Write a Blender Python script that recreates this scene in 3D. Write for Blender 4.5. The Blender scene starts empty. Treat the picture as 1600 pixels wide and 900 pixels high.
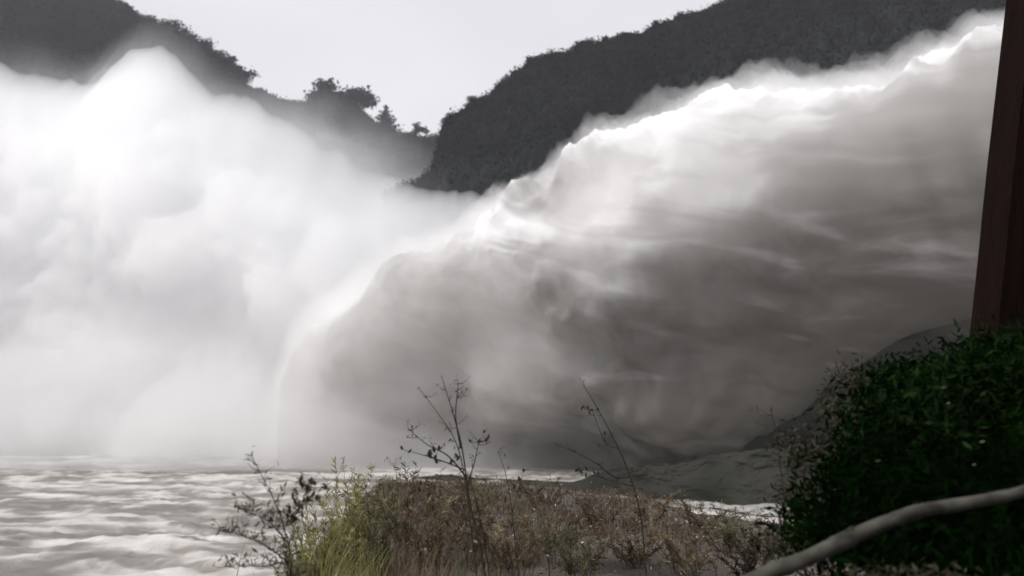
import bpy, bmesh, math, random
import numpy as np
from mathutils import Vector, Matrix

random.seed(7); rng = np.random.default_rng(7)
S = bpy.context.scene
COL = S.collection
R = math.radians

# ------------------------------------------------------------------ camera
F = 1386.0                 # focal length in photo pixels (1600 wide)
CH = 5.0                   # eye height above the river
HY = 650.0                 # photo row of the horizon
TH = math.atan((HY-450.0)/F)
cam = bpy.data.cameras.new('camera'); camo = bpy.data.objects.new('camera', cam); COL.objects.link(camo)
cam.sensor_width = 36.0; cam.lens = 36.0*F/1600.0
cam.clip_start = 0.05; cam.clip_end = 5000
cam.dof.use_dof = True; cam.dof.focus_distance = 10.0; cam.dof.aperture_fstop = 1.3
camo.location = (0, 0, CH); camo.rotation_euler = (R(90)+TH, 0, 0)
S.camera = camo

def pt(px, py, d):
    """world point seen at photo pixel px,py lying d metres in front"""
    u = (px-800.0)/F; v = (450.0-py)/F
    y = math.cos(TH)-v*math.sin(TH); z = math.sin(TH)+v*math.cos(TH)
    k = d/y
    return Vector((u*k, d, CH+z*k))

# ------------------------------------------------------------------ sky, sun, exposure
W = bpy.data.worlds.new("World"); S.world = W; W.use_nodes = True
nt = W.node_tree; nt.nodes.clear()
SUN_EL, SUN_AZ = 50.0, -110.0           # azimuth clockwise from +Y
sky = nt.nodes.new('ShaderNodeTexSky'); sky.sky_type = 'NISHITA'; sky.sun_disc = False
sky.sun_elevation = R(SUN_EL); sky.sun_rotation = R(SUN_AZ); sky.dust_density = 6.0; sky.air_density = 1.0
bw = nt.nodes.new('ShaderNodeHueSaturation'); bw.inputs['Saturation'].default_value = 0.0
nt.links.new(sky.outputs[0], bw.inputs['Color'])
tc = nt.nodes.new('ShaderNodeTexCoord')
mpw = nt.nodes.new('ShaderNodeMapping'); mpw.inputs['Scale'].default_value = (1, 1, 2.5)
nzw = nt.nodes.new('ShaderNodeTexNoise'); nzw.inputs['Scale'].default_value = 1.6; nzw.inputs['Detail'].default_value = 4
nt.links.new(tc.outputs['Generated'], mpw.inputs[0]); nt.links.new(mpw.outputs[0], nzw.inputs['Vector'])
rpw = nt.nodes.new('ShaderNodeValToRGB')
rpw.color_ramp.elements[0].position = 0.3; rpw.color_ramp.elements[0].color = (5.9, 5.85, 6.25, 1)
rpw.color_ramp.elements[1].position = 0.7; rpw.color_ramp.elements[1].color = (7.1, 7.05, 7.45, 1)
nt.links.new(nzw.outputs['Fac'], rpw.inputs[0])
mxw = nt.nodes.new('ShaderNodeMix'); mxw.data_type = 'RGBA'; mxw.inputs[0].default_value = 0.88
nt.links.new(bw.outputs[0], mxw.inputs[6]); nt.links.new(rpw.outputs[0], mxw.inputs[7])
bg = nt.nodes.new('ShaderNodeBackground'); bg.inputs['Strength'].default_value = 0.10
nt.links.new(mxw.outputs[2], bg.inputs[0])
wo = nt.nodes.new('ShaderNodeOutputWorld'); nt.links.new(bg.outputs[0], wo.inputs[0])

sl = bpy.data.lights.new('sun', 'SUN'); so = bpy.data.objects.new('sun', sl); COL.objects.link(so)
sl.energy = 2.4; sl.angle = R(20); sl.color = (1.0, 0.98, 0.95)
az = R(SUN_AZ); el = R(SUN_EL)
sd = Vector((math.sin(az)*math.cos(el), math.cos(az)*math.cos(el), math.sin(el)))
so.rotation_euler = sd.to_track_quat('Z', 'Y').to_euler()
S.view_settings.view_transform = 'Standard'; S.view_settings.look = 'None'
S.view_settings.exposure = 0.40; S.view_settings.gamma = 1.0
cy = S.cycles
cy.max_bounces = 28; cy.volume_bounces = 24; cy.diffuse_bounces = 3; cy.glossy_bounces = 2
cy.transparent_max_bounces = 8; cy.use_denoising = True
cy.caustics_reflective = False; cy.caustics_refractive = False

# ------------------------------------------------------------------ helpers
def outward(o):
    bm = bmesh.new(); bm.from_mesh(o.data); bmesh.ops.recalc_face_normals(bm, faces=bm.faces); bm.to_mesh(o.data); bm.free(); return o

def tag(o, label=None, cat=None, group=None, kind=None):
    if label: o['label'] = label
    if cat: o['category'] = cat
    if group: o['group'] = group
    if kind: o['kind'] = kind
    return o

def empty(name, loc=(0, 0, 0), rz=0.0):
    o = bpy.data.objects.new(name, None); COL.objects.link(o)
    o.location = loc; o.rotation_euler = (0, 0, rz); return o

def mesh(name, V, Fc, mat, parent=None, smooth=True, attrs=None):
    me = bpy.data.meshes.new(name)
    V = np.asarray(V, dtype=np.float32)
    if isinstance(Fc, np.ndarray):
        n, k = Fc.shape
        me.vertices.add(len(V)); me.vertices.foreach_set('co', V.ravel())
        me.loops.add(n*k); me.loops.foreach_set('vertex_index', Fc.astype(np.int32).ravel())
        me.polygons.add(n); me.polygons.foreach_set('loop_start', np.arange(0, n*k, k, dtype=np.int32))
        me.update(calc_edges=True)
    else:
        me.from_pydata(V.tolist(), [], Fc)
    me.polygons.foreach_set('use_smooth', np.full(len(me.polygons), smooth))
    if attrs:
        for k, a in attrs.items():
            at = me.attributes.new(k, 'FLOAT', 'POINT'); at.data.foreach_set('value', np.asarray(a, dtype=np.float32))
    me.materials.append(mat)
    o = bpy.data.objects.new(name, me); COL.objects.link(o)
    if parent: o.parent = parent
    return o

_L = rng.random((64, 64, 64)).astype(np.float32)
def vnoise(x, y, z):
    x, y, z = np.broadcast_arrays(np.asarray(x, float), np.asarray(y, float), np.asarray(z, float))
    xi, yi, zi = np.floor(x).astype(int), np.floor(y).astype(int), np.floor(z).astype(int)
    fx, fy, fz = x-xi, y-yi, z-zi
    fx, fy, fz = [f*f*f*(f*(f*6-15)+10) for f in (fx, fy, fz)]
    def g(a, b, c): return _L[(xi+a) & 63, (yi+b) & 63, (zi+c) & 63]
    c00 = g(0,0,0)*(1-fx)+g(1,0,0)*fx; c10 = g(0,1,0)*(1-fx)+g(1,1,0)*fx
    c01 = g(0,0,1)*(1-fx)+g(1,0,1)*fx; c11 = g(0,1,1)*(1-fx)+g(1,1,1)*fx
    return ((c00*(1-fy)+c10*fy)*(1-fz)+(c01*(1-fy)+c11*fy)*fz)*2-1
def fbm(x, y, z, octv=4, gain=0.5):
    s = 0; a = 1; f = 1; t = 0
    for i in range(octv):
        s = s+a*vnoise(x*f+17.3*i, y*f+5.1*i, z*f+9.7*i); t += a; a *= gain; f *= 2.03
    return s/t

def grid_faces(nu, nv, wrapv=False):
    i = np.arange(nu-1)[:, None]; j = np.arange(nv if wrapv else nv-1)[None, :]
    j2 = (j+1) % nv
    f = np.stack([i*nv+j, (i+1)*nv+j, (i+1)*nv+j2, i*nv+j2], -1)
    return f.reshape(-1, 4)

# ------------------------------------------------------------------ materials
def newmat(name):
    m = bpy.data.materials.new(name); m.use_nodes = True
    t = m.node_tree; t.nodes.clear()
    out = t.nodes.new('ShaderNodeOutputMaterial')
    return m, t, out
def N(t, typ, **kw):
    n = t.nodes.new(typ)
    for k, v in kw.items():
        if k.startswith('i_'): n.inputs[k[2:].replace('_', ' ')].default_value = v
        else: setattr(n, k, v)
    return n
def ramp(t, src, stops):
    r = t.nodes.new('ShaderNodeValToRGB')
    e = r.color_ramp.elements
    while len(e) < len(stops): e.new(0.5)
    for el_, (p, c) in zip(e, stops): el_.position = p; el_.color = (*c, 1)
    t.links.new(src, r.inputs[0]); return r
def noisy(name, c1, c2, scale=5.0, rough=0.9, detail=6, stretch=(1, 1, 1), bump=0.0, spec=0.3, lo=0.35, hi=0.65, coord='Object', transl=0.0):
    m, t, out = newmat(name)
    tcn = N(t, 'ShaderNodeTexCoord'); mp = N(t, 'ShaderNodeMapping'); mp.inputs['Scale'].default_value = stretch
    nz = N(t, 'ShaderNodeTexNoise', i_Scale=scale, i_Detail=detail)
    t.links.new(tcn.outputs[coord], mp.inputs[0]); t.links.new(mp.outputs[0], nz.inputs['Vector'])
    r = ramp(t, nz.outputs['Fac'], [(lo, c1), (hi, c2)])
    p = N(t, 'ShaderNodeBsdfPrincipled', i_Roughness=rough); p.inputs['Specular IOR Level'].default_value = spec
    t.links.new(r.outputs[0], p.inputs['Base Color'])
    if bump:
        b = N(t, 'ShaderNodeBump', i_Strength=bump, i_Distance=0.05)
        t.links.new(nz.outputs['Fac'], b.inputs['Height']); t.links.new(b.outputs[0], p.inputs['Normal'])
    if transl:
        tr = N(t, 'ShaderNodeBsdfTranslucent'); t.links.new(r.outputs[0], tr.inputs[0])
        mx = N(t, 'ShaderNodeMixShader', i_Fac=transl)
        t.links.new(p.outputs[0], mx.inputs[1]); t.links.new(tr.outputs[0], mx.inputs[2]); t.links.new(mx.outputs[0], out.inputs[0])
    else:
        t.links.new(p.outputs[0], out.inputs[0])
    return m
def mist(name, dens, col=(0.99, 0.99, 0.99), g=0.35):
    m, t, out = newmat(name)
    v = N(t, 'ShaderNodeVolumePrincipled', i_Density=dens, i_Anisotropy=g); v.inputs['Color'].default_value = (*col, 1)
    t.links.new(v.outputs[0], out.inputs['Volume'])
    return m

M_mist = mist('mist_white', 0.2, (1, 1, 1), 0.5)
M_low = mist('low_mist', 0.10, (1, 1, 1), 0.3)
M_gap = mist('gap_mist', 0.03, (1, 1, 1), 0.4)
M_mist_thin = mist('mist_thin', 0.04, (1, 1, 1), 0.4)
M_drizzle_shade = mist('drizzle_shade', 0.05, (0.09, 0.10, 0.07), 0.3)  # dark scatter colour puts the shade under the jet into this volume
M_veil = mist('jet_veil', 0.085, (0.99, 0.985, 0.98), 0.3)
M_haze = mist('air_haze', 0.0003, (0.93, 0.93, 1.0), 0.2)
M_forest = noisy('forest', (0.009, 0.011, 0.012), (0.022, 0.025, 0.025), 0.06, 1.0, 8, spec=0.0)
M_leaf_far = noisy('far_leaves', (0.011, 0.013, 0.014), (0.024, 0.027, 0.027), 0.4, 1.0, 4, spec=0.0, transl=0.45)
M_bark = noisy('bark', (0.03, 0.025, 0.02), (0.07, 0.06, 0.05), 6, 0.9)
M_rock = noisy('wet_rock', (0.010, 0.010, 0.009), (0.034, 0.033, 0.028), 0.25, 0.9, 8, bump=0.5, spec=0.03)
M_soil = noisy('wet_soil', (0.02, 0.016, 0.012), (0.095, 0.078, 0.068), 1.3, 0.75, 9, bump=0.6)
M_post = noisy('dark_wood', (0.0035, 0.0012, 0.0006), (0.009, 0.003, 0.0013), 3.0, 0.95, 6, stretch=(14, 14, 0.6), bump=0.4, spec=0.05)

# ------------------------------------------------------------------ river
def water_material():
    m, t, out = newmat('muddy_water')
    tcn = N(t, 'ShaderNodeTexCoord')
    at = N(t, 'ShaderNodeAttribute', attribute_name='foam')
    mp = N(t, 'ShaderNodeMapping'); mp.inputs['Scale'].default_value = (0.6, 1.0, 1)
    t.links.new(tcn.outputs['Object'], mp.inputs[0])
    n1 = N(t, 'ShaderNodeTexNoise', i_Scale=0.16, i_Detail=8, i_Distortion=2.2)
    t.links.new(mp.outputs[0], n1.inputs['Vector'])
    a = N(t, 'ShaderNodeMath', operation='MULTIPLY_ADD'); a.inputs[1].default_value = 0.55
    t.links.new(at.outputs['Fac'], a.inputs[0]); t.links.new(n1.outputs['Fac'], a.inputs[2])
    r = ramp(t, a.outputs[0], [(0.36, (0.145, 0.131, 0.117)), (0.48, (0.225, 0.207, 0.188)), (0.60, (0.42, 0.398, 0.372)), (0.85, (0.60, 0.585, 0.565))])
    p = N(t, 'ShaderNodeBsdfPrincipled', i_Roughness=0.55)
    p.inputs['Specular IOR Level'].default_value = 0.25
    t.links.new(r.outputs[0], p.inputs['Base Color'])
    n2 = N(t, 'ShaderNodeTexNoise', i_Scale=1.1, i_Detail=8, i_Distortion=1.0)
    t.links.new(mp.outputs[0], n2.inputs['Vector'])
    b = N(t, 'ShaderNodeBump', i_Strength=0.7, i_Distance=0.3)
    t.links.new(n2.outputs['Fac'], b.inputs['Height']); t.links.new(b.outputs[0], p.inputs['Normal'])
    t.links.new(p.outputs[0], out.inputs[0])
    return m
ny, nx = 420, 460
yy = 4*np.exp(np.linspace(0, np.log(900/4.), ny)); ux = np.linspace(-1, 1, nx)
Y = yy[:, None]+0*ux[None]; X = ux[None]*(18+0.85*yy[:, None])
wx = X+3*vnoise(X*.12, Y*.12, 3.0); wy = Y+3*vnoise(X*.12, Y*.12, 8.0)
w1 = fbm(wx*0.13, wy*0.26, 1.0, 3); w2 = 1-np.abs(fbm(wx*0.3, wy*0.65, 5.0, 4))*2.2
Z = 0.26*w1+0.19*w2-0.10+0.16*fbm(wx*0.9, wy*1.9, 2.0, 5, .6)
Z *= np.clip(1.25-Y/250, 0.1, 1)
foam = np.clip(Z*0.7+0.75*fbm(wx*0.35+w1, wy*0.7, 12., 6, .6), -1, 1)
river = mesh('river', np.stack([X, Y, Z], -1).reshape(-1, 3), grid_faces(ny, nx), water_material(), attrs={'foam': foam.ravel()})
tag(river, 'churning muddy river streaked with pale foam', kind='structure')

# river bed / ground sheet to the horizon
gz = np.linspace(-3000, 3000, 25); gX, gY = np.meshgrid(gz, gz, indexing='ij')
ground = mesh('ground', np.stack([gX, gY, 0*gX-3.0], -1).reshape(-1, 3), grid_faces(25, 25)[:, ::-1].copy(), M_soil)
tag(ground, 'dark soil under the river and hills', kind='structure')

def leaf_cloud(blobs, n, size, flat=0.8):
    """small leaf-sized quads spread through ellipsoids: blobs = [(x,y,z,rx,ry,rz)]"""
    b = np.array(blobs, float); w = (b[:, 3]*b[:, 4]*b[:, 5])**(2/3.); w /= w.sum()
    idx = rng.choice(len(b), n, p=w)
    d = rng.normal(size=(n, 3)); d /= np.linalg.norm(d, axis=1)[:, None]
    r = rng.random(n)**0.45
    c = b[idx, :3]+d*r[:, None]*b[idx, 3:6]*(1+0.22*rng.normal(size=(n, 1)))
    return quads(c, size*(0.6+0.8*rng.random(n)), flat)
def quads(c, s, asp=0.6, dirv=None, droop=0.0):
    n = len(c)
    a = rng.normal(size=(n, 3)) if dirv is None else dirv+0.35*rng.normal(size=(n, 3))
    a /= np.linalg.norm(a, axis=1)[:, None]
    b = np.cross(a, rng.normal(size=(n, 3))); b /= np.linalg.norm(b, axis=1)[:, None]+1e-9
    s = np.asarray(s).reshape(-1, 1)
    # pointed leaf: base, side, tip, side
    V = np.stack([c-a*s, c+b*s*asp*0.5, c+a*s, c-b*s*asp*0.5], 1).reshape(-1, 3)
    return V, np.arange(n*4).reshape(-1, 4)
# ------------------------------------------------------------------ wooded hills
def interp(stops, x):
    a = np.array(stops, float); return np.interp(x, a[:, 0], a[:, 1])
def hill(name, prof, d0, d1, x0, x1, base=60, canopy=3.0, seed=0.0, ncol=260, nrow=90, curve=0.6, label='', leaves=140000):
    """slope rising from the valley floor (distance d0) to the skyline prof (photo rows) at distance d1"""
    px = np.linspace(x0, x1, ncol)
    top = np.array([pt(p, interp(prof, p), d1) for p in px])
    bot = np.array([[ (p-800)/F*d0, d0, -3.0] for p in px])
    t = np.linspace(0, 1, nrow)[None, :, None]
    h = t**curve if curve != 1 else t
    P = np.concatenate([bot[:, None, :2]*(1-t)+top[:, None, :2]*t, bot[:, None, 2:]*(1-h)+top[:, None, 2:]*h], -1)
    back = P[:, -1:, :]+np.array([0, 40., -20.]); back2 = P[:, -1:, :]*np.array([1., 1, 0])+np.array([0, 140., -3.0])
    # crowns of the canopy: ridged lumps
    n = np.abs(vnoise(P[..., 0]/canopy/1.5, P[..., 1]/canopy/1.5+seed, P[..., 2]/canopy/1.5))
    n2 = fbm(P[..., 0]/canopy*1.8, P[..., 1]/canopy*1.8+seed, P[..., 2]/canopy*1.8, 3)
    big = fbm(P[..., 0]/28, P[..., 1]/28+seed, P[..., 2]/28, 3)
    k = np.clip(t[0, :, 0]*6, 0, 1)[None]
    P[..., 2] += (n*canopy*0.6+n2*canopy*0.45-canopy*0.35)*k
    P[..., 1] -= (n*canopy*0.8+n2*canopy*0.5+big*8*(1-t[..., 0]))*k
    P = np.concatenate([P, back, back2], 1)
    o = mesh(name, P.reshape(-1, 3), grid_faces(ncol, nrow+2), M_forest, smooth=True)
    # leafy canopy roughness over the slope
    nl = leaves; ii = rng.integers(0, ncol, nl); jj = (nrow-1-np.abs(rng.normal(0, nrow*.33, nl))).clip(3, nrow-1).astype(int)
    c = P[ii, jj]+rng.normal(0, canopy*.22, (nl, 3)); c[:, 2] += canopy*.05; c += (P[np.minimum(ii+1, ncol-1), jj]-P[ii, jj])*rng.random((nl, 1))
    V, Fc = quads(c, d1/190*.34*(.5+rng.random(nl)), .9)
    tag(mesh('forest_canopy', V, Fc, M_leaf_far, smooth=False), 'leafy tree canopy over the '+label.split(' ', 1)[0]+' hill slope', kind='stuff')
    return tag(o, label, kind='structure')
PR = [(560, 300), (640, 292), (672, 270), (690, 205), (705, 182), (740, 158), (780, 135), (800, 118), (830, 95), (870, 82), (920, 66), (980, 55),
      (1030, 38), (1080, 18), (1120, 6), (1180, -8), (1300, -45), (1500, -90), (1800, -150), (2300, -230)]
PM = [(150, 130), (300, 125), (400, 140), (430, 152), (480, 162), (497, 150), (520, 148), (558, 164), (580, 188), (600, 196), (630, 210), (660, 216), (690, 214), (800, 210), (1000, 200)]
PL = [(-900, -420), (-300, -200), (0, -75), (100, -35), (190, 5), (215, 25), (240, 38), (280, 52), (320, 80), (350, 98), (378, 122), (395, 155), (410, 230), (430, 420)]
hill('hill', PR, 120, 190, 600, 2300, canopy=2.0, seed=3., ncol=430, nrow=110, label='dark wooded hill rising to the right behind the water jet')
hill('hill', PM, 260, 420, 150, 1000, canopy=3.5, seed=9., ncol=240, nrow=60, label='low wooded ridge in the valley gap, greyed by mist')
hill('hill', PL, 190, 320, -900, 430, canopy=3.5, seed=14., ncol=330, nrow=90, label='steep wooded hill on the left above the spray')

# ------------------------------------------------------------------ far trees
def tube(path, radii, seg=7, cap=True):
    path = [Vector(p) for p in path]; V = []; Fc = []
    for i, p in enumerate(path):
        d = (path[min(i+1, len(path)-1)]-path[max(i-1, 0)]).normalized()
        a = d.orthogonal().normalized() if i == 0 else (a-d*a.dot(d)).normalized()
        b = d.cross(a)
        for k in range(seg):
            an = 2*math.pi*k/seg
            V.append(p+(a*math.cos(an)+b*math.sin(an))*radii[i])
    for i in range(len(path)-1):
        for k in range(seg):
            k2 = (k+1) % seg
            Fc.append((i*seg+k, i*seg+k2, (i+1)*seg+k2, (i+1)*seg+k))
    if cap: Fc.append(tuple(range(seg-1, -1, -1))); Fc.append(tuple((len(path)-1)*seg+k for k in range(seg)))
    return V, Fc
class Buf:
    def __init__(s): s.V = []; s.F = []; s.n = 0
    def add(s, V, Fc):
        V = [tuple(v) for v in V] if not isinstance(V, np.ndarray) else V.tolist()
        Fc = Fc.tolist() if isinstance(Fc, np.ndarray) else Fc
        s.V += V; s.F += [tuple(i+s.n for i in f) for f in Fc]; s.n += len(V)
    def build(s, name, mat, parent=None, smooth=False): return mesh(name, s.V, s.F, mat, parent, smooth)

def far_tree(kind, h):
    """returns (crown mesh buffer, trunk buffer) with base at origin"""
    bl = []
    if kind == 'round':
        for i in range(9):
            a = random.uniform(0, 6.28); r = random.uniform(0, .22)*h
            bl.append((r*math.cos(a), r*math.sin(a), h*random.uniform(.42, .82), h*.16, h*.16, h*.14))
    elif kind == 'cone':
        for i in range(9):
            t = i/8; bl.append((random.uniform(-.02, .02)*h, 0, h*(.15+.78*t), h*.34*(1.12-t), h*.34*(1.12-t), h*.10))
    elif kind == 'twin':
        bl = [(-h*.13, 0, h*.90, h*.10, h*.10, h*.09), (-h*.19, 0, h*.80, h*.11, h*.1, h*.08), (h*.10, 0, h*.82, h*.13, h*.11, h*.075), (h*.2, 0, h*.76, h*.09, h*.1, h*.08),
              (h*.0, 0, h*.70, h*.17, h*.15, h*.11), (-.02*h, 0, h*.52, h*.18, h*.17, h*.14), (0, 0, h*.35, h*.19, h*.19, h*.16)]
    elif kind == 'sparse':
        for i in range(7):
            a = random.uniform(0, 6.28); r = random.uniform(.05, .2)*h
            bl.append((r*math.cos(a), r*math.sin(a), h*random.uniform(.5, .95), h*.09, h*.09, h*.07))
    n = {'sparse': 700, 'twin': 5000, 'cone': 2600}.get(kind, 2200)
    V, Fc = leaf_cloud(bl, n, h*(.022 if kind == 'twin' else .03), 0.9)
    b = Buf(); 
    b.add(*tube([(0, 0, -1), (.01*h, 0, h*.4), (0, 0, h*.8)], [h*.025, h*.018, h*.006], 6))
    for i in range(5):
        a = random.uniform(0, 6.28); z = h*random.uniform(.3, .6)
        b.add(*tube([(0, 0, z), (math.cos(a)*h*.16, math.sin(a)*h*.16, z+h*.2)], [h*.012, h*.004], 5))
    return (V, Fc), b
protos = {}
def place_tree(kind, px, py_top, py_base, d, label, group):
    base = pt(px, py_base, d); top = pt(px, py_top, d); h = top.z-base.z
    key = kind
    t = empty('tree', base, random.uniform(0, 6.28) if kind != 'twin' else 0.0)
    if (key, 0) not in protos or kind in ('twin',):
        (V, Fc), b = far_tree(kind, 10.0)
        protos[(key, 0)] = (mesh('crown', V, Fc, M_leaf_far, t, False), b.build('trunk', M_bark, t))
    else:
        for o in protos[(key, 0)]:
            c = o.copy(); COL.objects.link(c); c.parent = t
    t.scale = (h/10*random.uniform(1.2, 1.6),)*2+(h/10,)
    if kind == 'twin': t.scale = (h/10*1.25, h/10, h/10)
    tag(t, label, 'tree', group)
GL = 'trees along the skyline of the left hill'
LT = [(222, 22, 60, 'round'), (240, 30, 64, 'round'), (262, 30, 74, 'round'), (284, 44, 90, 'round'), (300, 52, 100, 'round'), (316, 60, 104, 'round'), (334, 78, 118, 'round'), (350, 92, 130, 'round'), (366, 88, 136, 'sparse'), (375, 104, 146, 'round')]
for i, (x, a, b, k) in enumerate(LT):
    lab = ['topmost round tree on the skyline of the left hill', 'second tree down the left hill skyline, low and rounded', 'wide round tree standing clear on the upper left skyline',
           'small tree in the dip below the wide round skyline tree', 'grey round tree where the left skyline steps down', 'broad dense tree halfway down the left skyline',
           'leaning bushy tree below the broad one on the left skyline', 'low bushy tree near the foot of the left skyline', 'thin sparse tree poking up near the end of the left skyline',
           'lowest tree of the left hill, just above the mist'][i]
    place_tree(k, x, a-6, b, 318, lab, GL)
GM = 'trees on the misty ridge in the valley gap'
MT = [(530, 122, 270, 'twin', 'tall tree with flat double crown standing above the misty ridge'), (566, 172, 235, 'round', 'short bushy tree just right of the double crowned tree'),
      (601, 165, 245, 'cone', 'pale cone shaped tree on the misty ridge'), (634, 200, 250, 'round', 'low round tree right of the cone shaped tree'),
      (655, 192, 250, 'sparse', 'thin sparse tree in the dip before the dark hill'), (672, 205, 255, 'round', 'last small tree touching the foot of the dark hill'),
      (455, 152, 200, 'round', 'faint low tree on the misty ridge left of the double crown'), (585, 182, 240, 'round', 'dark shrubby tree between the bushy and cone shaped trees')]
for x, a, b, k, lab in MT: place_tree(k, x, a, b, 414, lab, GM)

GR = 'trees along the skyline of the right hill'
for x, a, b, k, lab in [(704, 172, 205, 'round', 'lowest skyline tree at the left foot of the dark right hill'), (742, 146, 178, 'round', 'second tree up the steep left shoulder of the right hill'),
      (790, 116, 150, 'round', 'round tree on the shoulder of the right hill below its double bump'), (832, 82, 120, 'round', 'broad tree forming the first clear bump of the right skyline'),
      (850, 80, 112, 'round', 'tree joined to the right side of the first skyline bump'), (918, 55, 92, 'round', 'pointed bump tree in the middle of the right skyline'),
      (975, 46, 78, 'sparse', 'thin tree on the even stretch of the right skyline'), (1026, 28, 62, 'round', 'tree with a small step beneath it high on the right skyline'),
      (1066, 14, 46, 'round', 'second highest visible tree of the right skyline'), (1128, -4, 30, 'round', 'highest tree of the right skyline, touching the top of the view')]:
    place_tree(k, x, a, b, 188, lab, GR)
# ------------------------------------------------------------------ water jet
# stations: photo column, top row, bottom row, distance, half thickness
JS = [(1900, 10, 475, 46, 3.5), (1700, 20, 478, 50, 4), (1590, 30, 480, 53.5, 4.5), (1560, 34, 480, 55, 4.5), (1538, 52, 481, 55.6, 4.6), (1525, 72, 481, 56, 4.6), (1470, 80, 483, 58, 5), (1452, 104, 484, 58.8, 5), (1400, 122, 500, 61, 5), (1300, 128, 540, 64, 5.3),
      (1210, 128, 592, 67, 5.5), (1150, 146, 635, 69, 5.8), (1100, 160, 668, 71, 6), (1075, 176, 682, 72, 6),
      (950, 212, 712, 77, 6.5), (905, 240, 712, 79, 6.5), (885, 262, 714, 80, 6.5), (800, 318, 716, 84, 6.5), (700, 375, 718, 88, 6.5), (650, 392, 718, 90, 6), (540, 468, 718, 95, 5.5), (470, 530, 718, 98, 4.4), (440, 580, 718, 100, 3.4), (425, 690, 718, 101, .6)]
def smooth(a, n):
    k = np.hanning(n+2)[1:-1]; k /= k.sum(); p = n//2
    return np.convolve(np.pad(a, p, mode='reflect', reflect_type='odd'), k, 'valid')
def jet_mesh(name, mat, parent, inset_top=0.0, inset_bot=0.0, thick=1.0, lump=1.0, ns=340, nr=140, attrs=True, seed=0.0, left=0.0):
    ja = np.array(JS, float)[::-1]
    s = np.linspace(0, 1, ns)
    px = 425+left+(1900-425-left)*s
    tp_, bt_, dp_, tk_ = [smooth(np.interp(px, ja[:, 0], ja[:, c]), k) for c, k in ((1, 5), (2, 31), (3, 41), (4, 31))]
    tk_ = tk_*np.clip((px-425-left)/120, 0.02, 1)**0.5
    tp_ = tp_+inset_top*np.clip((px-425-left)/60, 0, 1)
    top = np.array([pt(p, q, r) for p, q, r in zip(px, tp_, dp_)])
    bot = np.array([pt(p, q-inset_bot, r) for p, q, r in zip(px, bt_, dp_)])
    bot[:, 2] = np.where(px < 960, np.minimum(bot[:, 2], -1+np.clip((px-880)/80, 0, 1)*3), bot[:, 2])
    c = (top+bot)/2; hz = np.maximum((top[:, 2]-bot[:, 2])/2, 0.05); th = np.maximum(tk_, .3)*thick
    an = np.linspace(0, 2*np.pi, nr, endpoint=False)
    # flow distance
    dl = np.r_[0, np.cumsum(np.linalg.norm(np.diff(c, axis=0), axis=1))]
    tang = np.gradient(c, axis=0); tang[:, 2] = 0; tang /= np.linalg.norm(tang, axis=1)[:, None]
    nrm = np.stack([-tang[:, 1], tang[:, 0], 0*tang[:, 0]], 1)        # horizontal normal
    ca, sa = np.cos(an), np.sin(an)
    sc = np.sign(ca)*np.abs(ca)**0.8
    P = c[:, None]+nrm[:, None]*(th[:, None]*sc[None])[..., None]
    P[..., 2] = c[:, None, 2]+hz[:, None]*sa[None]
    tilt = np.interp(px, [425, 650, 900, 1200, 1500], [0.0, .12, .38, .55, .35])[:, None]
    P += nrm[:, None]*(np.maximum(top[:, 2][:, None]-P[..., 2], 0)*tilt)[..., None]*np.sign(nrm[:, 1])[:, None, None]
    # lumps, stretched along the flow near the outlet, billowing further on
    k = np.clip((1350-px)/420, 0, 1)[:, None]            # 0 at outlet
    L = dl[:, None]+0*an[None]
    hcoord = P[..., 2]+0.18*L; side = (ca[None]*th[:, None])
    n_st = fbm(L*0.10, hcoord*0.36, side*0.4, 4)
    n_bl = fbm(P[..., 0]*0.16+seed, P[..., 1]*0.16, P[..., 2]*0.2, 5, 0.55)
    ridge = np.clip(vnoise(P[..., 0]*0.12+4, P[..., 1]*0.12, P[..., 2]*0.12), -1, 1)
    dsp = lump*((1-k)*n_st*0.45+k*(n_bl*3.4+ridge*1.9))
    dsp = dsp*np.interp(px, [425, 520, 700, 900], [.12, .3, .55, 1])[:, None]
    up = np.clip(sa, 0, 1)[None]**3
    tp = fbm(L*0.35+seed, side*0.4, 3.0, 5, .6)*1.9*lump                          # ragged crest
    shrink = np.clip(dl/8, 0, 1)[:, None]
    P += nrm[:, None]*((dsp*ca[None])*shrink)[..., None]
    P[..., 2] += (dsp*sa[None]*0.6+up*tp)*shrink
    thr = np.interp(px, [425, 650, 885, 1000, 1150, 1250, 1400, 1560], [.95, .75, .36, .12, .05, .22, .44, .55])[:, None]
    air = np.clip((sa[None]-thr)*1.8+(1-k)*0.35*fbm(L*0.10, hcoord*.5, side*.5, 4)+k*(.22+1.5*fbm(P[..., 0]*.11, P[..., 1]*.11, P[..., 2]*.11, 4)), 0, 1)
    V = P.reshape(-1, 3)
    Fc = grid_faces(ns, nr, True)
    V = np.vstack([V, c[:1], c[-1:]])
    caps = [((0*nr+(j+1) % nr), j, len(V)-2, len(V)-2) for j in range(nr)]
    Ft = Fc.tolist()+[(ns*0+(j+1) % nr, j, len(V)-2) for j in range(nr)][::1]+[((ns-1)*nr+j, (ns-1)*nr+(j+1) % nr, len(V)-1) for j in range(nr)]
    at = {'flow': np.r_[L.ravel(), 0, dl[-1]], 'rise': np.r_[air.ravel(), 0, 0], 'level': np.r_[hcoord.ravel(), 0, 0]} if attrs else None
    return outward(mesh(name, V, Ft, mat, parent, True, at))

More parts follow.
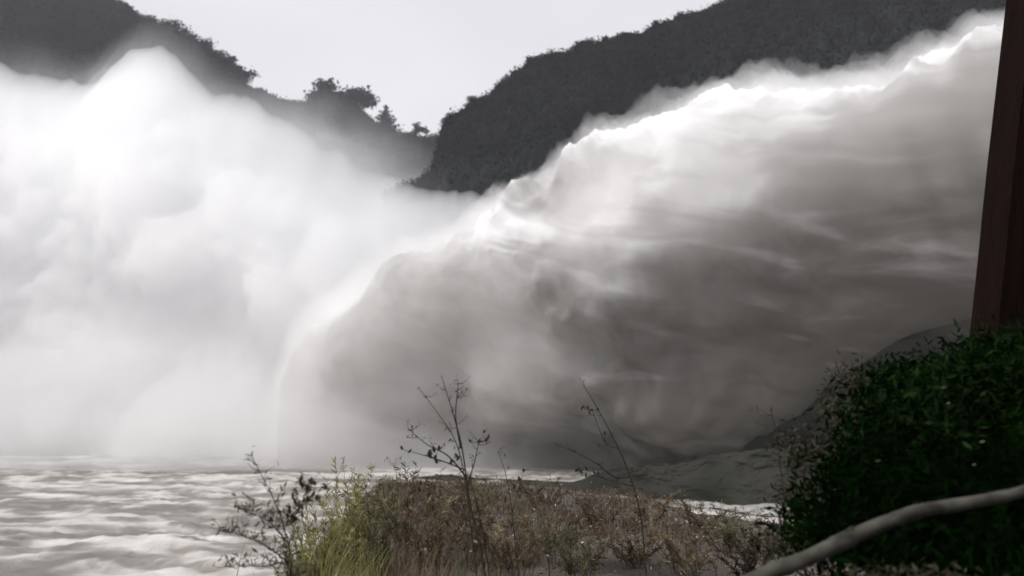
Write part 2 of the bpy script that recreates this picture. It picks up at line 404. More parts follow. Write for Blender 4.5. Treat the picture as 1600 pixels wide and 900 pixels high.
def jet_material():
    m, t, out = newmat('jet_water')
    fl = N(t, 'ShaderNodeAttribute', attribute_name='flow'); ri = N(t, 'ShaderNodeAttribute', attribute_name='rise'); lv = N(t, 'ShaderNodeAttribute', attribute_name='level')
    cx = N(t, 'ShaderNodeCombineXYZ')
    m1 = N(t, 'ShaderNodeMath', operation='MULTIPLY'); m1.inputs[1].default_value = 0.2
    t.links.new(fl.outputs['Fac'], m1.inputs[0]); t.links.new(m1.outputs[0], cx.inputs[0]); t.links.new(lv.outputs['Fac'], cx.inputs[1])
    nz = N(t, 'ShaderNodeTexNoise', i_Scale=0.45, i_Detail=5, i_Distortion=0.6); t.links.new(cx.outputs[0], nz.inputs['Vector'])
    # foam amount: more on the crest
    a = N(t, 'ShaderNodeMath', operation='MULTIPLY_ADD'); a.inputs[1].default_value = 0.45
    t.links.new(ri.outputs['Fac'], a.inputs[0]); t.links.new(nz.outputs['Fac'], a.inputs[2])
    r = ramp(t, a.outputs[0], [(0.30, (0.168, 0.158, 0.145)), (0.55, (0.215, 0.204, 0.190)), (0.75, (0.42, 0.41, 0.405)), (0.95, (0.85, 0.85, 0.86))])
    p = N(t, 'ShaderNodeBsdfPrincipled', i_Roughness=0.8); p.inputs['Specular IOR Level'].default_value = 0.2
    t.links.new(r.outputs[0], p.inputs['Base Color'])
    b = N(t, 'ShaderNodeBump', i_Strength=0.3, i_Distance=0.3); t.links.new(nz.outputs['Fac'], b.inputs['Height']); t.links.new(b.outputs[0], p.inputs['Normal'])
    t.links.new(p.outputs[0], out.inputs[0])
    return m
jet = empty('water_jet', pt(1560, 480, 55))
bpy.context.view_layer.update()
tag(jet, 'huge muddy grey water jet shooting left from beside the post and falling into the river', 'water jet')
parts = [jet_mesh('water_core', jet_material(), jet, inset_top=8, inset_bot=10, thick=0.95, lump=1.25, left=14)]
for k, (it, ib, th, lf, lm) in enumerate([(6, 70, 1.1, 14, 1.2), (2, 100, 1.25, 2, 1.2), (-3, 130, 1.4, -8, 1.25), (-7, 150, 1.55, -20, 1.3)]):
    parts.append(jet_mesh('spray_veil', M_veil, jet, it, ib, th, lm, ns=260, nr=110, attrs=False, seed=3.7*k, left=lf))
for o in parts: o.location = -jet.location

# ------------------------------------------------------------------ spray clouds
def cloud(name, prof, x0, x1, d, th, mat, label, zb=-0.5, taper=9.0, lump=1.0, seed=0., ncol=150, nrow=80, base_prof=None, edge=0.12, tp=1.4):
    """closed bank of spray: thickness tapers away towards its top and ends"""
    px = np.linspace(x0, x1, ncol)
    dd = d if np.isscalar(d) else np.interp(px, [q[0] for q in d], [q[1] for q in d])
    dd = dd+0*px
    top = np.array([pt(p, interp(prof, p), q) for p, q in zip(px, dd)])
    X = (px-800)/F*dd
    zt = smooth(top[:, 2], max(3, ncol//30*2+1))
    zt = zt+2.2*lump*fbm(px/60., seed, 0*px, 4)
    zlo = np.full_like(zt, zb) if base_prof is None else np.array([pt(p, interp(base_prof, p), q).z for p, q in zip(px, dd)])
    t = np.linspace(0, 1, nrow)[None]
    Z = zlo[:, None]+(np.maximum(zt-zlo, 0.3))[:, None]*t
    below = (zt[:, None]-Z)
    T = th*np.clip(below/taper, 0, 1)**tp
    if base_prof is not None: T *= np.sqrt(np.clip((Z-zlo[:, None])/taper, 0, 1))
    e = np.linspace(0, 1, ncol)
    T *= np.sqrt(np.clip(np.minimum(e, 1-e)/edge, 0, 1))[:, None]
    XX = X[:, None]+0*Z; YY = dd[:, None]+0*Z
    nf = fbm(XX*.07+seed, Z*.07, seed, 5, .55); nb = fbm(XX*.07, Z*.07+seed, seed+30, 4)
    m = np.clip(1+0.9*lump*nf, 0.05, 2.2)
    Pf = np.stack([XX+0*Z, YY-T*m, Z], -1); Pb = np.stack([XX, YY+T*np.clip(1+.6*nb, .2, 2), Z], -1)
    n = ncol*nrow
    V = np.vstack([Pf.reshape(-1, 3), Pb.reshape(-1, 3)])
    f1 = grid_faces(ncol, nrow); f2 = grid_faces(ncol, nrow)[:, ::-1]+n
    ids = np.arange(n).reshape(ncol, nrow)
    ring = np.r_[ids[:, 0], ids[-1, 1:], ids[-2::-1, -1], ids[0, -2:0:-1]]
    r2 = np.roll(ring, -1)
    f3 = np.stack([r2, ring, ring+n, r2+n], -1)
    o = outward(mesh(name, V, np.vstack([f1, f2, f3]), mat, smooth=True))
    return tag(o, label, 'spray cloud', None, 'stuff')
CP = [(-500, 60), (-100, 95), (0, 100), (50, 112), (100, 130), (130, 128), (150, 100), (185, 72), (230, 68), (275, 92), (300, 130), (340, 150), (400, 165), (440, 185), (500, 225), (540, 265), (600, 285),
      (650, 300), (700, 305), (760, 300), (820, 270), (870, 262), (960, 260), (1100, 300)]
cloud('spray_cloud', CP, -500, 1060, 128, 15, M_mist, 'great white bank of spray filling the left behind the jet', seed=2., ncol=300, nrow=120, taper=26, tp=0.75, lump=1.1)
cloud('spray_cloud', [(a, b-50) for a, b in CP], -400, 700, 140, 9, M_mist_thin, 'thin veil of mist drifting above the white spray bank', seed=6., taper=14, ncol=240, nrow=90)
cloud('spray_cloud', [(100, 90), (300, 115), (380, 130), (440, 130), (500, 135), (540, 148), (590, 175), (640, 205), (690, 235), (760, 270)], 100, 760, 235, 16, M_gap, 'pale mist hanging in the valley gap before the far ridge', seed=16., taper=22, ncol=160, nrow=60)
cloud('spray_cloud', [(-400, 540), (0, 500), (200, 450), (330, 490), (400, 545), (480, 590), (560, 622), (640, 640), (760, 660), (900, 690)], -400, 900, 84, 5, M_low, 'low white mist rolling over the far edge of the water in front of the jet foot', seed=11., taper=6, ncol=240, nrow=70)

cloud('spray_cloud', [(700, 700), (800, 620), (950, 540), (1100, 500), (1250, 480), (1500, 470), (1800, 465)], 700, 1900, [(700, 66), (900, 56), (1200, 46), (1900, 38)], 4, M_drizzle_shade, 'dark falling mist under the jet, shade put into its colour', seed=21., taper=9, ncol=200, nrow=70)
M_nose = mist('nose_mist', 0.05, (1, 1, 1), 0.3)
cloud('spray_cloud', [(230, 560), (330, 440), (420, 370), (500, 320), (580, 300), (660, 350), (740, 470), (800, 620)], 230, 800, 86, 4, M_nose, 'ragged spray torn off the left front of the jet', seed=27., taper=9, edge=.3, lump=1.5, ncol=160, nrow=80)
# ------------------------------------------------------------------ rock slope under the outlet
ncol, nrow = 220, 60
px = np.linspace(590, 2100, ncol); t = np.linspace(0, 1, nrow)[None]
dd = np.interp(px, [590, 620, 800, 1000, 1300, 2100], [76, 71, 63, 54, 46, 40])
zt = np.array([pt(p, interp([(590, 760), (620, 746), (700, 741), (800, 750), (900, 752), (960, 738), (1050, 722), (1200, 706), (1500, 690), (2100, 680)], p), q+5).z for p, q in zip(px, dd)])
X = ((px-800)/F*dd)[:, None]+0*t; Z = -1.5+(zt+1.5)[:, None]*t
Yd = dd[:, None]+5*t+2.2*fbm(X*.25, Z*.5, 1., 6, .6); Z = Z+np.interp(px, [620, 1000, 1300], [.12, .3, .7])[:, None]*fbm(X*.3, t*2, 4., 5)*t
P = np.stack([X, Yd, Z], -1); P = np.concatenate([P, P[:, -1:]+np.array([0, 5, -1.]), P[:, -1:]*np.array([1, 1, 0])+np.array([0, 12, -3.])], 1)
tag(mesh('rock_slope', P.reshape(-1, 3), grid_faces(ncol, nrow+2), M_rock, smooth=False), 'low dark rock shelf along the water below the jet', kind='structure')

px = np.linspace(960, 2100, ncol)
dd = np.interp(px, [960, 1200, 1560, 2100], [96, 88, 74, 62])
zt = np.array([pt(p, interp([(960, 722), (1050, 640), (1150, 560), (1300, 490), (1500, 440), (2100, 400)], p), q+5).z for p, q in zip(px, dd)])
X = ((px-800)/F*dd)[:, None]+0*t; Z = -1.5+(zt+1.5)[:, None]*t
Yd = dd[:, None]+4*t+1.6*fbm(X*.2, Z*.3, 7., 5); Z = Z+0.5*fbm(X*.4, t*3, 9., 5)*t
P = np.stack([X, Yd, Z], -1); P = np.concatenate([P, P[:, -1:]+np.array([0, 6, -1.]), P[:, -1:]*np.array([1, 1, 0])+np.array([0, 16, -3.])], 1)
tag(mesh('cliff', P.reshape(-1, 3), grid_faces(ncol, nrow+2), M_rock, smooth=False), 'dark wet cliff in the shade behind the underside of the jet', kind='structure')
# ------------------------------------------------------------------ near bank
GZ = CH-1.35
def bank_z(x, y):
    edge_l = np.interp(y, [0, 6, 10, 22], [-3.0, -2.1, -2.5, -3.6])     # left brink
    far = np.interp(x, [-6, -3.2, 0, 1.6, 2.8, 4.4, 12], [22, 21.5, 19.5, 17.5, 14.6, 13.2, 13.5])
    a = np.clip((x-edge_l)/0.8, -4, 1); b = np.clip((far-y)/2.4, -4, 1)
    k = np.minimum(a, b); z = GZ-np.where(k < 1, (1-k)**1.5*0.75, 0)
    z = z+0.10*fbm(x*.8, y*.8, 1.0, 5)+0.05*fbm(x*3.5, y*3.5, 4.0, 3)
    return np.maximum(z, -2.5)
bx = np.linspace(-14, 16, 300); by = np.r_[np.linspace(-12, 2, 20), np.linspace(2.2, 32, 260)]
BX, BY = np.meshgrid(bx, by, indexing='ij'); BZ = bank_z(BX, BY)
bank = mesh('riverbank', np.stack([BX, BY, BZ], -1).reshape(-1, 3), grid_faces(300, 280), M_soil)
tag(bank, 'muddy brown near bank under the weeds', kind='structure')
def on_bank(px, d):
    x = (px-800)/F*d; return Vector((x, d, float(bank_z(np.array(x), np.array(d)))))


# ------------------------------------------------------------------ vegetation on the near bank
M_stem = noisy('dark_stem', (0.012, 0.009, 0.006), (0.035, 0.027, 0.018), 30, 0.8)
M_green = noisy('yellow_green_leaf', (0.13, 0.13, 0.03), (0.36, 0.34, 0.13), 6, 0.6, transl=0.3)
M_olive = noisy('olive_leaf', (0.045, 0.046, 0.02), (0.17, 0.16, 0.09), 8, 0.6, transl=0.25)
M_straw = noisy('dry_straw', (0.07, 0.045, 0.025), (0.26, 0.20, 0.12), 5, 0.8, transl=0.25)
M_rust = noisy('rusty_weed', (0.04, 0.025, 0.014), (0.14, 0.098, 0.062), 7, 0.85, transl=0.15)
M_pale = noisy('pale_seed', (0.28, 0.24, 0.2), (0.55, 0.5, 0.44), 9, 0.8, transl=0.2)
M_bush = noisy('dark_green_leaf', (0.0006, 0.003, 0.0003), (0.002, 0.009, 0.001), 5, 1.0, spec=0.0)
M_brownleaf = noisy('brown_green_leaf', (0.012, 0.012, 0.005), (0.045, 0.038, 0.02), 6, 0.7, transl=0.15)

def blades(c, h, lean, w, n_seg=3):
    """curved tapering grass blades rooted at c"""
    n = len(c); a = rng.random(n)*6.283; d = np.stack([np.cos(a), np.sin(a), 0*a], 1)
    side = np.stack([-np.sin(a+.6), np.cos(a+.6), 0*a], 1)
    h = np.asarray(h).reshape(-1, 1)*np.ones((n, 1)); lean = np.asarray(lean).reshape(-1, 1)*np.ones((n, 1))
    V = []
    for k in range(n_seg+1):
        t = k/n_seg; p = c+d*lean*h*t*t+np.array([0, 0, 1.])*h*(t-0.25*lean*t*t); ww = w*(1-t)**0.7+0.0006
        V += [p-side*ww, p+side*ww]
    V = np.stack(V, 1).reshape(-1, 3); m = 2*(n_seg+1)
    i = (np.arange(n)*m)[:, None]
    Fc = np.concatenate([i+np.array([[2*k, 2*k+1, 2*k+3, 2*k+2]]) for k in range(n_seg)], 0)
    return V, Fc

def weed(d, stems, label, name='weed', leaf=0.02, per=14, rad=0.006, mat=None, group=None, heads=0, twig=0.12, headmat=None, from_=0.25):
    """stems: lists of photo points from low to high; the plant is rooted in the bank"""
    px0, py0 = stems[0][0]
    root = on_bank(px0, d); t = empty(name, root); tag(t, label, 'weed', group)
    sb = Buf(); lb = Buf(); hb = Buf(); C = []; H = []
    for si, st in enumerate(stems):
        pts = [pt(x, y, d+0.05*math.sin(si*2.1+k*1.3)) for k, (x, y) in enumerate(st)]
        if si == 0 or st[0][1] > 880: pts = [root+Vector((0.01*si, 0, -.05))]+pts
        P = []
        for i in range(len(pts)-1):
            for k in range(4):
                a = pts[max(i-1, 0)]; b = pts[i]; c = pts[i+1]; e = pts[min(i+2, len(pts)-1)]; u = k/4
                P.append(0.5*((2*b)+(c-a)*u+(2*a-5*b+4*c-e)*u*u+(3*b-a-3*c+e)*u**3))
        P.append(pts[-1])
        n = len(P); rr = [rad*(1-0.8*i/n)*(1 if si == 0 else .7) for i in range(n)]
        sb.add(*tube([p-root for p in P], rr, 5))
        for _ in range(per):
            u = random.uniform(from_, 1); p = P[min(int(u*n), n-1)]-root
            q = p+Vector((random.gauss(0, 1), random.gauss(0, 1), abs(random.gauss(.6, .5)))).normalized()*random.uniform(.3, 1)*twig
            sb.add(*tube([p, (p+q)/2+Vector((0, 0, -.01)), q], [rad*.35, rad*.25, rad*.12], 4))
            for _ in range(random.randint(1, 3)): C.append(q+Vector((random.gauss(0, .012), random.gauss(0, .012), random.gauss(0, .012))))
            H.append(q)
        H.append(P[-1]-root); C.append(P[-1]-root)
    sb.build('stem', M_stem, t)
    C = np.array([tuple(c) for c in C]); V, Fc = quads(C, leaf*(0.5+rng.random(len(C))), 0.5); mesh('foliage', V, Fc, mat or M_olive, t, False)['kind'] = 'stuff'
    for p in H[-heads:] if heads else []:
        if 'sh' not in protos: protos['sh'] = mesh('seed_head', *tube([(0, 0, -.014), (.001, 0, -.004), (0, .001, .006), (0, 0, .018)], [.003, .009, .008, .002], 7), M_stem, t); o = protos['sh']
        else: o = protos['sh'].copy(); COL.objects.link(o); o.parent = t
        o.location = p; o.scale = (random.uniform(.8, 1.3),)*2+(random.uniform(.8, 1.5),); o.rotation_euler = (random.uniform(-.8, .8), random.uniform(-.8, .8), 0)
    return t
weed(6.0, [[(758, 900), (735, 790), (722, 700), (706, 640), (690, 588)], [(765, 905), (748, 800), (733, 745)], [(745, 900), (728, 760), (712, 690), (680, 640), (654, 606)], [(720, 700), (712, 650), (716, 600)],
           [(728, 745), (700, 712), (668, 695), (640, 672)], [(730, 760), (742, 720), (748, 690)], [(728, 735), (690, 720), (640, 705)]],
     'tallest thin dark weed, forked and seeded, standing before the jet', leaf=.013, per=12, rad=.009, mat=M_stem, heads=18, twig=.10, from_=.35)
weed(7.0, [[(810, 905), (800, 800), (790, 740), (778, 706)], [(800, 800), (812, 760), (818, 735)]], 'short dark weed just right of the tallest forked one', leaf=.014, per=7, mat=M_stem, heads=5, twig=.08)
weed(7.5, [[(1010, 900), (1000, 800), (975, 720), (940, 650), (905, 590)], [(985, 745), (960, 745), (925, 720), (866, 692)], [(990, 760), (960, 752), (900, 735)], [(965, 700), (945, 690), (925, 640)]],
     'slender drooping weed with dark seed heads near the middle', leaf=.014, per=7, mat=M_stem, heads=16, twig=.10, rad=.009, from_=.4)
weed(5.0, [[(455, 905), (448, 840), (430, 785), (400, 726)], [(450, 850), (420, 815), (372, 795)], [(452, 880), (410, 850), (352, 828)], [(455, 895), (410, 885), (352, 886)], [(447, 820), (470, 790), (480, 760)]],
     'bushy grey green weed at the left end of the bank', leaf=.02, per=60, rad=.007, mat=M_olive, heads=24, twig=.11, from_=.05)
weed(4.6, [[(1085, 905), (1062, 872), (1035, 838)], [(1120, 905), (1100, 870), (1075, 835)], [(1090, 900), (1070, 860), (1062, 815)]], 'dark bent stalks crossing before the muddy patch', leaf=.01, per=4, rad=.007, mat=M_stem, twig=.05)
weed(5.5, [[(1215, 905), (1225, 800), (1215, 700), (1205, 640)], [(1222, 790), (1250, 720), (1262, 660)]], 'thin brown weed leaning against the dark bush', leaf=.02, per=14, rad=.006, mat=M_brownleaf, twig=.12)
weed(6.5, [[(860, 905), (850, 850), (838, 800)], [(858, 890), (880, 840), (888, 805)]], 'low brown weed left of the muddy patch', leaf=.018, per=14, rad=.004, mat=M_rust, twig=.1)
weed(6.5, [[(620, 905), (618, 830), (622, 760), (615, 725)], [(618, 850), (600, 800), (590, 770)], [(620, 850), (640, 800), (655, 765)]], 'dark twiggy weed rising from the dry grass', leaf=.014, per=16, rad=.005, mat=M_rust, twig=.1, heads=4)

def tuft(px, d, n, h, spread, mat, label, lean=.35, w=.004, group=None, cat='grass tuft'):
    root = on_bank(px, d); c = np.stack([rng.normal(0, spread, n), rng.normal(0, spread, n), np.zeros(n)-.03], 1)
    V, Fc = blades(c, h*(.5+.6*rng.random(n)), lean*(.3+rng.random(n)), w)
    o = empty('grass_tuft', root); tag(mesh('blades', V, Fc, mat, o, False), kind='stuff'); return tag(o, label, cat, group)
def shrub(px, d, n, h, spread, mat, label, leaf=.05, per=46):
    """feathery shrub: arching stems set with paired narrow leaflets"""
    root = on_bank(px, d); t = empty('shrub', root); tag(t, label, 'shrub', 'feathery shrubs on the near bank')
    sb = Buf(); C = []; D = []
    for i in range(n):
        a = random.uniform(0, 6.28); r = random.uniform(0, .5)*spread; hh = h*random.uniform(.55, 1.1); ln = random.uniform(.1, .75)*spread*1.4
        p0 = Vector((r*math.cos(a), r*math.sin(a), -.03)); dr = Vector((math.cos(a+random.uniform(-.6, .6)), math.sin(a), 0))
        P = [p0+dr*ln*(u/9)**1.8+Vector((0, 0, hh*(u/9)*(1-.18*(u/9)))) for u in range(10)]
        sb.add(*tube(P, [.004*(1-.09*k) for k in range(10)], 4))
        for k in range(per):
            u = random.uniform(.25, 1)*9; j = min(int(u), 8); p = P[j].lerp(P[j+1], u-j); tg = (P[j+1]-P[j]).normalized()
            o_ = Vector((random.gauss(0, 1), random.gauss(0, 1), random.gauss(0, .4))).normalized(); dd_ = (tg*random.uniform(.5, 1.3)+o_).normalized()
            C.append(p+dd_*leaf*.5); D.append(dd_)
    C = np.array([tuple(c) for c in C]); D = np.array([tuple(c) for c in D])
    V, Fc = quads(C, leaf*(.35+.55*rng.random(len(C))), .32, dirv=D*3)
    mesh('foliage', V, Fc, mat, t, False)['kind'] = 'stuff'; sb.build('stem', M_rust, t)
    return t
SH = [(470, 6.6, 9, .50, .16, M_olive, 'small olive shrub behind the bushy left weed'), (515, 7.2, 15, .74, .22, M_green, 'bright yellow green feathery shrub, leftmost of the large ones'),
      (560, 7.8, 18, .86, .24, M_green, 'tall dense yellow green shrub with feathery tips'), (603, 7.2, 14, .74, .20, M_olive, 'dark olive shrub at the centre of the clump'),
      (636, 8.4, 15, .88, .24, M_rust, 'brown feathery shrub right of the green ones'), (682, 7.4, 15, .66, .24, M_straw, 'pale straw coloured shrub at the foot of the tallest weed'),
      (745, 8.2, 14, .72, .24, M_rust, 'reddish brown shrub behind the tallest weed'), (805, 7.4, 12, .50, .24, M_straw, 'low straw coloured shrub left of the muddy patch'),
      (860, 8.4, 11, .52, .24, M_olive, 'low olive shrub at the edge of the muddy patch'), (930, 10.5, 12, .50, .3, M_rust, 'brown shrub beyond the muddy patch, left'),
      (1010, 11.2, 12, .46, .3, M_straw, 'pale brown shrub beyond the middle of the muddy patch'), (1090, 10.4, 11, .38, .28, M_rust, 'low reddish shrub before the foam streak'),
      (1165, 7.6, 13, .42, .2, M_brownleaf, 'dark brown shrub beside the end of the pale branch'), (700, 12, 14, .60, .36, M_rust, 'far brown shrub on the crest of the bank'), (850, 13.5, 14, .50, .4, M_rust, 'far reddish shrub on the crest left of the drooping weed')]
SH += [(480, 8.2, 12, .62, .2, M_green, 'far left yellow green shrub overhanging the river'), (585, 9.4, 15, .70, .26, M_olive, 'olive shrub behind the tall dense green one'), (720, 9.6, 14, .66, .28, M_olive, 'olive brown shrub between the forked weed and the crest'),
       (900, 7.6, 11, .36, .2, M_olive, 'low olive shrub on the left of the muddy patch'), (985, 8.2, 11, .36, .22, M_rust, 'low brown shrub in the middle of the muddy patch'), (1060, 7.8, 11, .34, .2, M_straw, 'pale dry shrub among the dark bent stalks'), (1130, 8.8, 12, .40, .22, M_olive, 'olive shrub just left of the dark bush foot')]
for px_, d_, n_, h_, sp_, m_, l_ in SH: shrub(px_, d_, int(n_*1.6), h_*1.25, sp_*1.3, m_, l_)
def tuft(px, d, n, h, spread, mat, label, lean=.35, w=.004, group=None, cat='grass tuft'):
    root = on_bank(px, d); c = np.stack([rng.normal(0, spread, n), rng.normal(0, spread, n), np.zeros(n)-.03], 1)
    V, Fc = blades(c, h*(.5+.6*rng.random(n)), lean*(.3+rng.random(n)), w)
    o = empty('grass_tuft', root); tag(mesh('blades', V, Fc, mat, o, False), kind='stuff'); return tag(o, label, cat, group)
tuft(530, 6.8, 260, .5, .2, M_green, 'loose green grass at the foot of the yellow green shrubs')
tuft(660, 6.8, 240, .42, .2, M_straw, 'loose straw grass at the foot of the brown shrub')
tuft(780, 6.6, 200, .34, .16, M_rust, 'thin brown grass low between the straw coloured shrubs')

# countless low weeds over the rest of the bank
def scatter(n, x0, x1, d0, d1, h, mat, label, name, lean=.4, w=.004, clump=40, spread=.09, mask=None):
    cs = []; hs = []
    while len(cs) < n:
        d = math.sqrt(random.uniform(d0*d0, d1*d1)); px = random.uniform(x0, x1); x = (px-800)/F*d
        z = float(bank_z(np.array(x), np.array(d)))
        if z < GZ-2.2: continue
        if mask and not mask(x, d): continue
        k = clump; cs.append(np.stack([x+rng.normal(0, spread, k), d+rng.normal(0, spread, k), np.full(k, z-.02)], 1)); hs.append(np.full(k, h*random.uniform(.4, 1.25)))
    V, Fc = blades(np.vstack(cs), np.concatenate(hs)*(.4+.8*rng.random(n*clump)), lean*(.3+rng.random(n*clump)), w)
    return tag(mesh(name, V, Fc, mat, smooth=False), label, kind='stuff')
patch = lambda x, d: (not (0.2 < x < 2.6 and d < 10.0) or random.random() < .95) and not (x > .19*d and d > 10.5)
scatter(260, 380, 1300, 8, 20, .20, M_rust, 'low rusty weeds covering the bank', 'ground_cover', mask=patch)
scatter(200, 380, 1300, 8, 20, .17, M_straw, 'dry straw grass among the weeds', 'ground_cover', mask=patch)
scatter(150, 420, 860, 7.5, 18, .24, M_olive, 'olive green weeds towards the left of the bank', 'ground_cover')
for mt, lab, n_ in ((M_rust, 'dead brown leaves and stalks matted over the bank', 24000), (M_olive, 'small olive leaves creeping over the bank', 10000), (M_straw, 'pale dry litter caught in the weeds', 9000)):
    d = np.sqrt(rng.uniform(49, 400, n_)); x = (rng.uniform(380, 1320, n_)-800)/F*d; z = bank_z(x, d); keep = z > GZ-1.8
    cl = fbm(x*1.1, d*.9, float(n_), 3); keep &= rng.random(n_) < np.clip(.55+cl*1.6, .06, 1)
    c = np.stack([x, d, z+np.abs(rng.normal(0, .07, n_))*(1+cl)], 1)[keep]
    V, Fc = quads(c, .03*(.4+rng.random(len(c))), .35); tag(mesh('leaf_litter', V, Fc, mt, smooth=False), lab, kind='stuff')
sc_ = []
for i in range(380):
    d = random.uniform(7.5, 17); px = random.uniform(420, 1250); x = (px-800)/F*d; z = float(bank_z(np.array(x), np.array(d)))
    if z > GZ-.4: sc_.append((x, d, z+random.uniform(.05, .28)))
V, Fc = quads(np.array(sc_), .016*(.6+rng.random(len(sc_))), .9); tag(mesh('seed_heads', V, Fc, M_pale, smooth=False), 'pale seed heads scattered over the weeds', kind='stuff')

M_stone = noisy('pale_wet_stone', (0.09, 0.08, 0.075), (0.26, 0.24, 0.225), 9, 0.5, 6, bump=0.3)
# foam washing along the foot of the dark slope
M_foam = noisy('foam', (0.16, 0.155, 0.145), (0.38, 0.37, 0.35), 2.0, 0.8, 7, bump=0.4)
u = np.linspace(0, 1, 90)[:, None]; v = np.linspace(-1, 1, 16)[None]
a_, b_ = pt(1060, 787, 50.5), pt(1215, 806, 44.5)
w_ = .6*np.sin(np.pi*u)**.6*(.6+.5*u)+.05
X = a_.x+(b_.x-a_.x)*u+0*v; Yf = a_.y+(b_.y-a_.y)*u+v*w_+.5*fbm(u*6, 0*v, 1., 3); Z = .22+(.45*(1-v**2)*w_)*(1+.6*fbm(X*1.5, Yf*1.5, 1., 4))
o = mesh('foam', np.stack([X, Yf, Z], -1).reshape(-1, 3), grid_faces(90, 16), M_foam); tag(o, 'white foam streak washing against the foot of the dark rock shelf', 'foam', kind='stuff')

# ------------------------------------------------------------------ bush, branch, post
def blob_at(px, py, d, rx, ry=None): 
    p = pt(px, py, d); k = d/F; return (p.x, p.y, p.z, rx*k, .45, (ry or rx)*k)
bb = [blob_at(1400, 680, 5.0, 95, 90), blob_at(1500, 640, 5.2, 110, 90), blob_at(1600, 640, 5.0, 110, 100), blob_at(1700, 620, 5.0, 130, 110), blob_at(1350, 760, 4.8, 90, 80), blob_at(1450, 770, 4.7, 110, 90),
      blob_at(1570, 760, 4.6, 110, 90), blob_at(1300, 830, 4.8, 80, 60), blob_at(1400, 860, 4.6, 110, 70), blob_at(1540, 870, 4.5, 120, 70), blob_at(1680, 800, 4.6, 120, 110), blob_at(1420, 610, 5.4, 70, 45), blob_at(1560, 560, 5.6, 80, 45), blob_at(1660, 930, 4.4, 130, 80), blob_at(1400, 960, 4.5, 150, 60)]
base = on_bank(1470, 5.0)
bush = empty('bush', base); tag(bush, 'large dark green bush in front of the leaning post', 'bush')
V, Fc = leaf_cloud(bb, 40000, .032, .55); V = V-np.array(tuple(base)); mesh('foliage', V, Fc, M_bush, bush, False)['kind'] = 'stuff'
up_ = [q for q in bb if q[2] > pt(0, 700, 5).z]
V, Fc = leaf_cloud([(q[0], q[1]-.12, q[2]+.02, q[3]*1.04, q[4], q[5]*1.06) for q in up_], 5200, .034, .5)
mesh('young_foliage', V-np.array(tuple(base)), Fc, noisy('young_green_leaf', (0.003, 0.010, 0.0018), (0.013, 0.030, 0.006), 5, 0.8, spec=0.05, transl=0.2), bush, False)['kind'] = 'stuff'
b = Buf()
for q in bb:
    tip = Vector(q[:3])-base; mid = tip*.5+Vector((random.uniform(-.1, .1), .1, .1)); b.add(*tube([Vector((random.uniform(-.1, .1), .1, -.2)), mid, tip], [.03, .018, .005], 6))
b.build('stem', M_bark, bush)
base2 = on_bank(1275, 5.6)
bb2 = [blob_at(1320, 650, 5.8, 35, 45), blob_at(1290, 720, 5.7, 45, 50), blob_at(1260, 790, 5.6, 50, 50), blob_at(1240, 700, 5.8, 18, 40), blob_at(1230, 850, 5.5, 50, 40), blob_at(1330, 590, 5.9, 20, 30)]
b2 = empty('bush', base2); tag(b2, 'ragged brown green shrub on the left side of the dark bush', 'bush')
V, Fc = leaf_cloud(bb2, 3600, .024, .5); mesh('foliage', V-np.array(tuple(base2)), Fc, M_brownleaf, b2, False)['kind'] = 'stuff'
b = Buf()
for q in bb2:
    tip = Vector(q[:3])-base2; b.add(*tube([Vector((0, 0, -.1)), tip*.5+Vector((.03, 0, .05)), tip], [.014, .009, .003], 5))
b.build('stem', M_bark, b2)
# pale leaves whose colour stands in for glints
for i, (px, py, r, lab) in enumerate([(1482, 630, 5, 'pale leaf painted as a glint high in the dark bush'), (1535, 690, 8, 'largest leaf painted as a glint in the middle of the dark bush'), (1475, 605, 8, 'long faint leaf near the top of the dark bush'), (1522, 726, 5, 'dim leaf painted as a glint below the largest one'), (1372, 720, 8, 'green leaf painted as a glint low in the left of the dark bush')]):
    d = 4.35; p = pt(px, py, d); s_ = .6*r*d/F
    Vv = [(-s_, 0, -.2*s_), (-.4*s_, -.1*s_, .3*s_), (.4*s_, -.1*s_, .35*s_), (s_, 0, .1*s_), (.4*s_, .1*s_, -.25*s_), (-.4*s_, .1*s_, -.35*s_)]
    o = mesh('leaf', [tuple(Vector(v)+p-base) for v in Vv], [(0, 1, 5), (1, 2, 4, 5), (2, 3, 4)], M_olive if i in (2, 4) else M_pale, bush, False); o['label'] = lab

# leaning post: left edge runs from (1515,520) to (1573,0)
pd = 6.8
e0 = pt(1514, 520, pd); e1 = pt(1573, 0, pd); ax = (e1-e0).normalized()
wv = Vector((1, 0.0, 0)); wv = (wv-ax*wv.dot(ax)).normalized(); dv = ax.cross(wv)
b = Buf(); wd = .55; lo = e0-ax*2.6; hi = e1+ax*1.2; nseg = 40
Vp = []; Fp = []
prof = []
for k in range(11): prof.append((k/10*wd, 0))
for k in range(1, 6): prof.append((wd, k/5*.4))
for k in range(9, -1, -1): prof.append((k/10*wd, .4))
for k in range(4, 0, -1): prof.append((0, k/5*.4))
m_ = len(prof)
for i in range(nseg+1):
    c = lo.lerp(hi, i/nseg)
    for k, (a_, b_) in enumerate(prof):
        j = .006*float(vnoise(a_*40, b_*40, i*.12))
        Vp.append(c+wv*(a_+j)-dv*(b_+j*1.5))
for i in range(nseg):
    for k in range(m_): Fp.append((i*m_+k, i*m_+(k+1) % m_, (i+1)*m_+(k+1) % m_, (i+1)*m_+k))
Fp.append(tuple(range(m_))[::-1]); Fp.append(tuple(nseg*m_+k for k in range(m_)))
post = outward(mesh('wooden_post', Vp, Fp, M_post, smooth=False)); tag(post, 'thick dark reddish brown post leaning at the right edge', 'post')

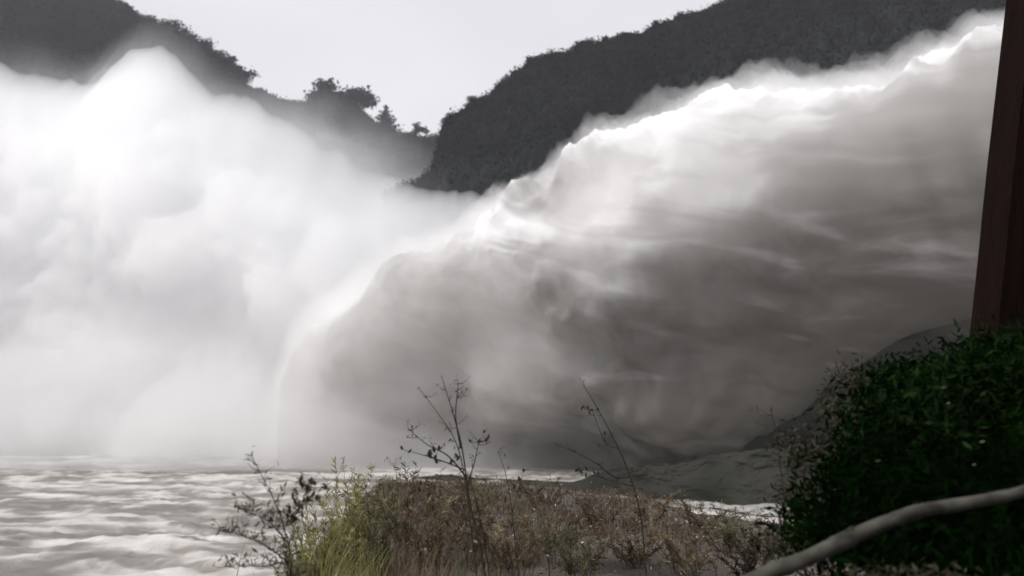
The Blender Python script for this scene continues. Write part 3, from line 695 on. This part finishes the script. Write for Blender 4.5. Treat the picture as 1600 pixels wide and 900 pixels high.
M_branch = noisy('pale_bark', (0.022, 0.022, 0.017), (0.075, 0.073, 0.06), 9, 0.9, 8, bump=0.3, spec=0.1)
bd = [(1120, 935, 4.0), (1200, 896, 3.9), (1262, 872, 3.85), (1312, 848, 3.8), (1380, 818, 3.75), (1440, 798, 3.7), (1500, 788, 3.7), (1560, 777, 3.7), (1605, 766, 3.7), (1720, 730, 3.7)]
br0 = pt(*bd[0]); branch = empty('branch', br0); tag(branch, 'pale bare branch curving across in front of the dark bush', 'branch')
P = []; 
pts = [pt(*q)-br0 for q in bd]
for i in range(len(pts)-1):
    for k in range(8):
        a, b_, c, e = pts[max(i-1, 0)], pts[i], pts[i+1], pts[min(i+2, len(pts)-1)]; u = k/8
        P.append(0.5*((2*b_)+(c-a)*u+(2*a-5*b_+4*c-e)*u*u+(3*b_-a-3*c+e)*u**3))
n = len(P); rr = [(.036-.016*i/n)*(1+.03*math.sin(i*.7)+.05*random.random())*(1.15 if 22 < i < 27 else 1) for i in range(n)]
V, Fc = tube(P, rr, 12); mesh('limb', V, Fc, M_branch, branch)
V, Fc = tube([P[25], P[25]+Vector((.01, -.01, .035)), P[25]+Vector((.03, -.02, .055))], [.016, .012, .008], 8); mesh('stub', V, Fc, M_branch, branch)
# low clump of fallen pale leaves under the branch
c0 = pt(1415, 893, 3.9); n = 260
cc = np.stack([rng.normal(0, .16, n), rng.normal(0, .05, n), rng.normal(-.02, .025, n)], 1)
V, Fc = quads(cc, .018*(.6+rng.random(n)), .6); o = empty('leafy_clump', c0); tag(mesh('foliage', V, Fc, M_brownleaf, o, False), kind='stuff'); tag(o, 'low dull brown leafy clump at the bottom edge beneath the pale branch', 'plant')

# ------------------------------------------------------------------ haze
def box(name, lo, hi, mat):
    x0, y0, z0 = lo; x1, y1, z1 = hi
    V = [(x0,y0,z0),(x1,y0,z0),(x1,y1,z0),(x0,y1,z0),(x0,y0,z1),(x1,y0,z1),(x1,y1,z1),(x0,y1,z1)]
    return mesh(name, V, [(0,3,2,1),(4,5,6,7),(0,1,5,4),(1,2,6,5),(2,3,7,6),(3,0,4,7)], mat, smooth=False)
tag(box('haze', (-3100, -3100, -4.5), (3100, 3100, 160), M_haze), 'thin wet haze filling the valley', kind='stuff')
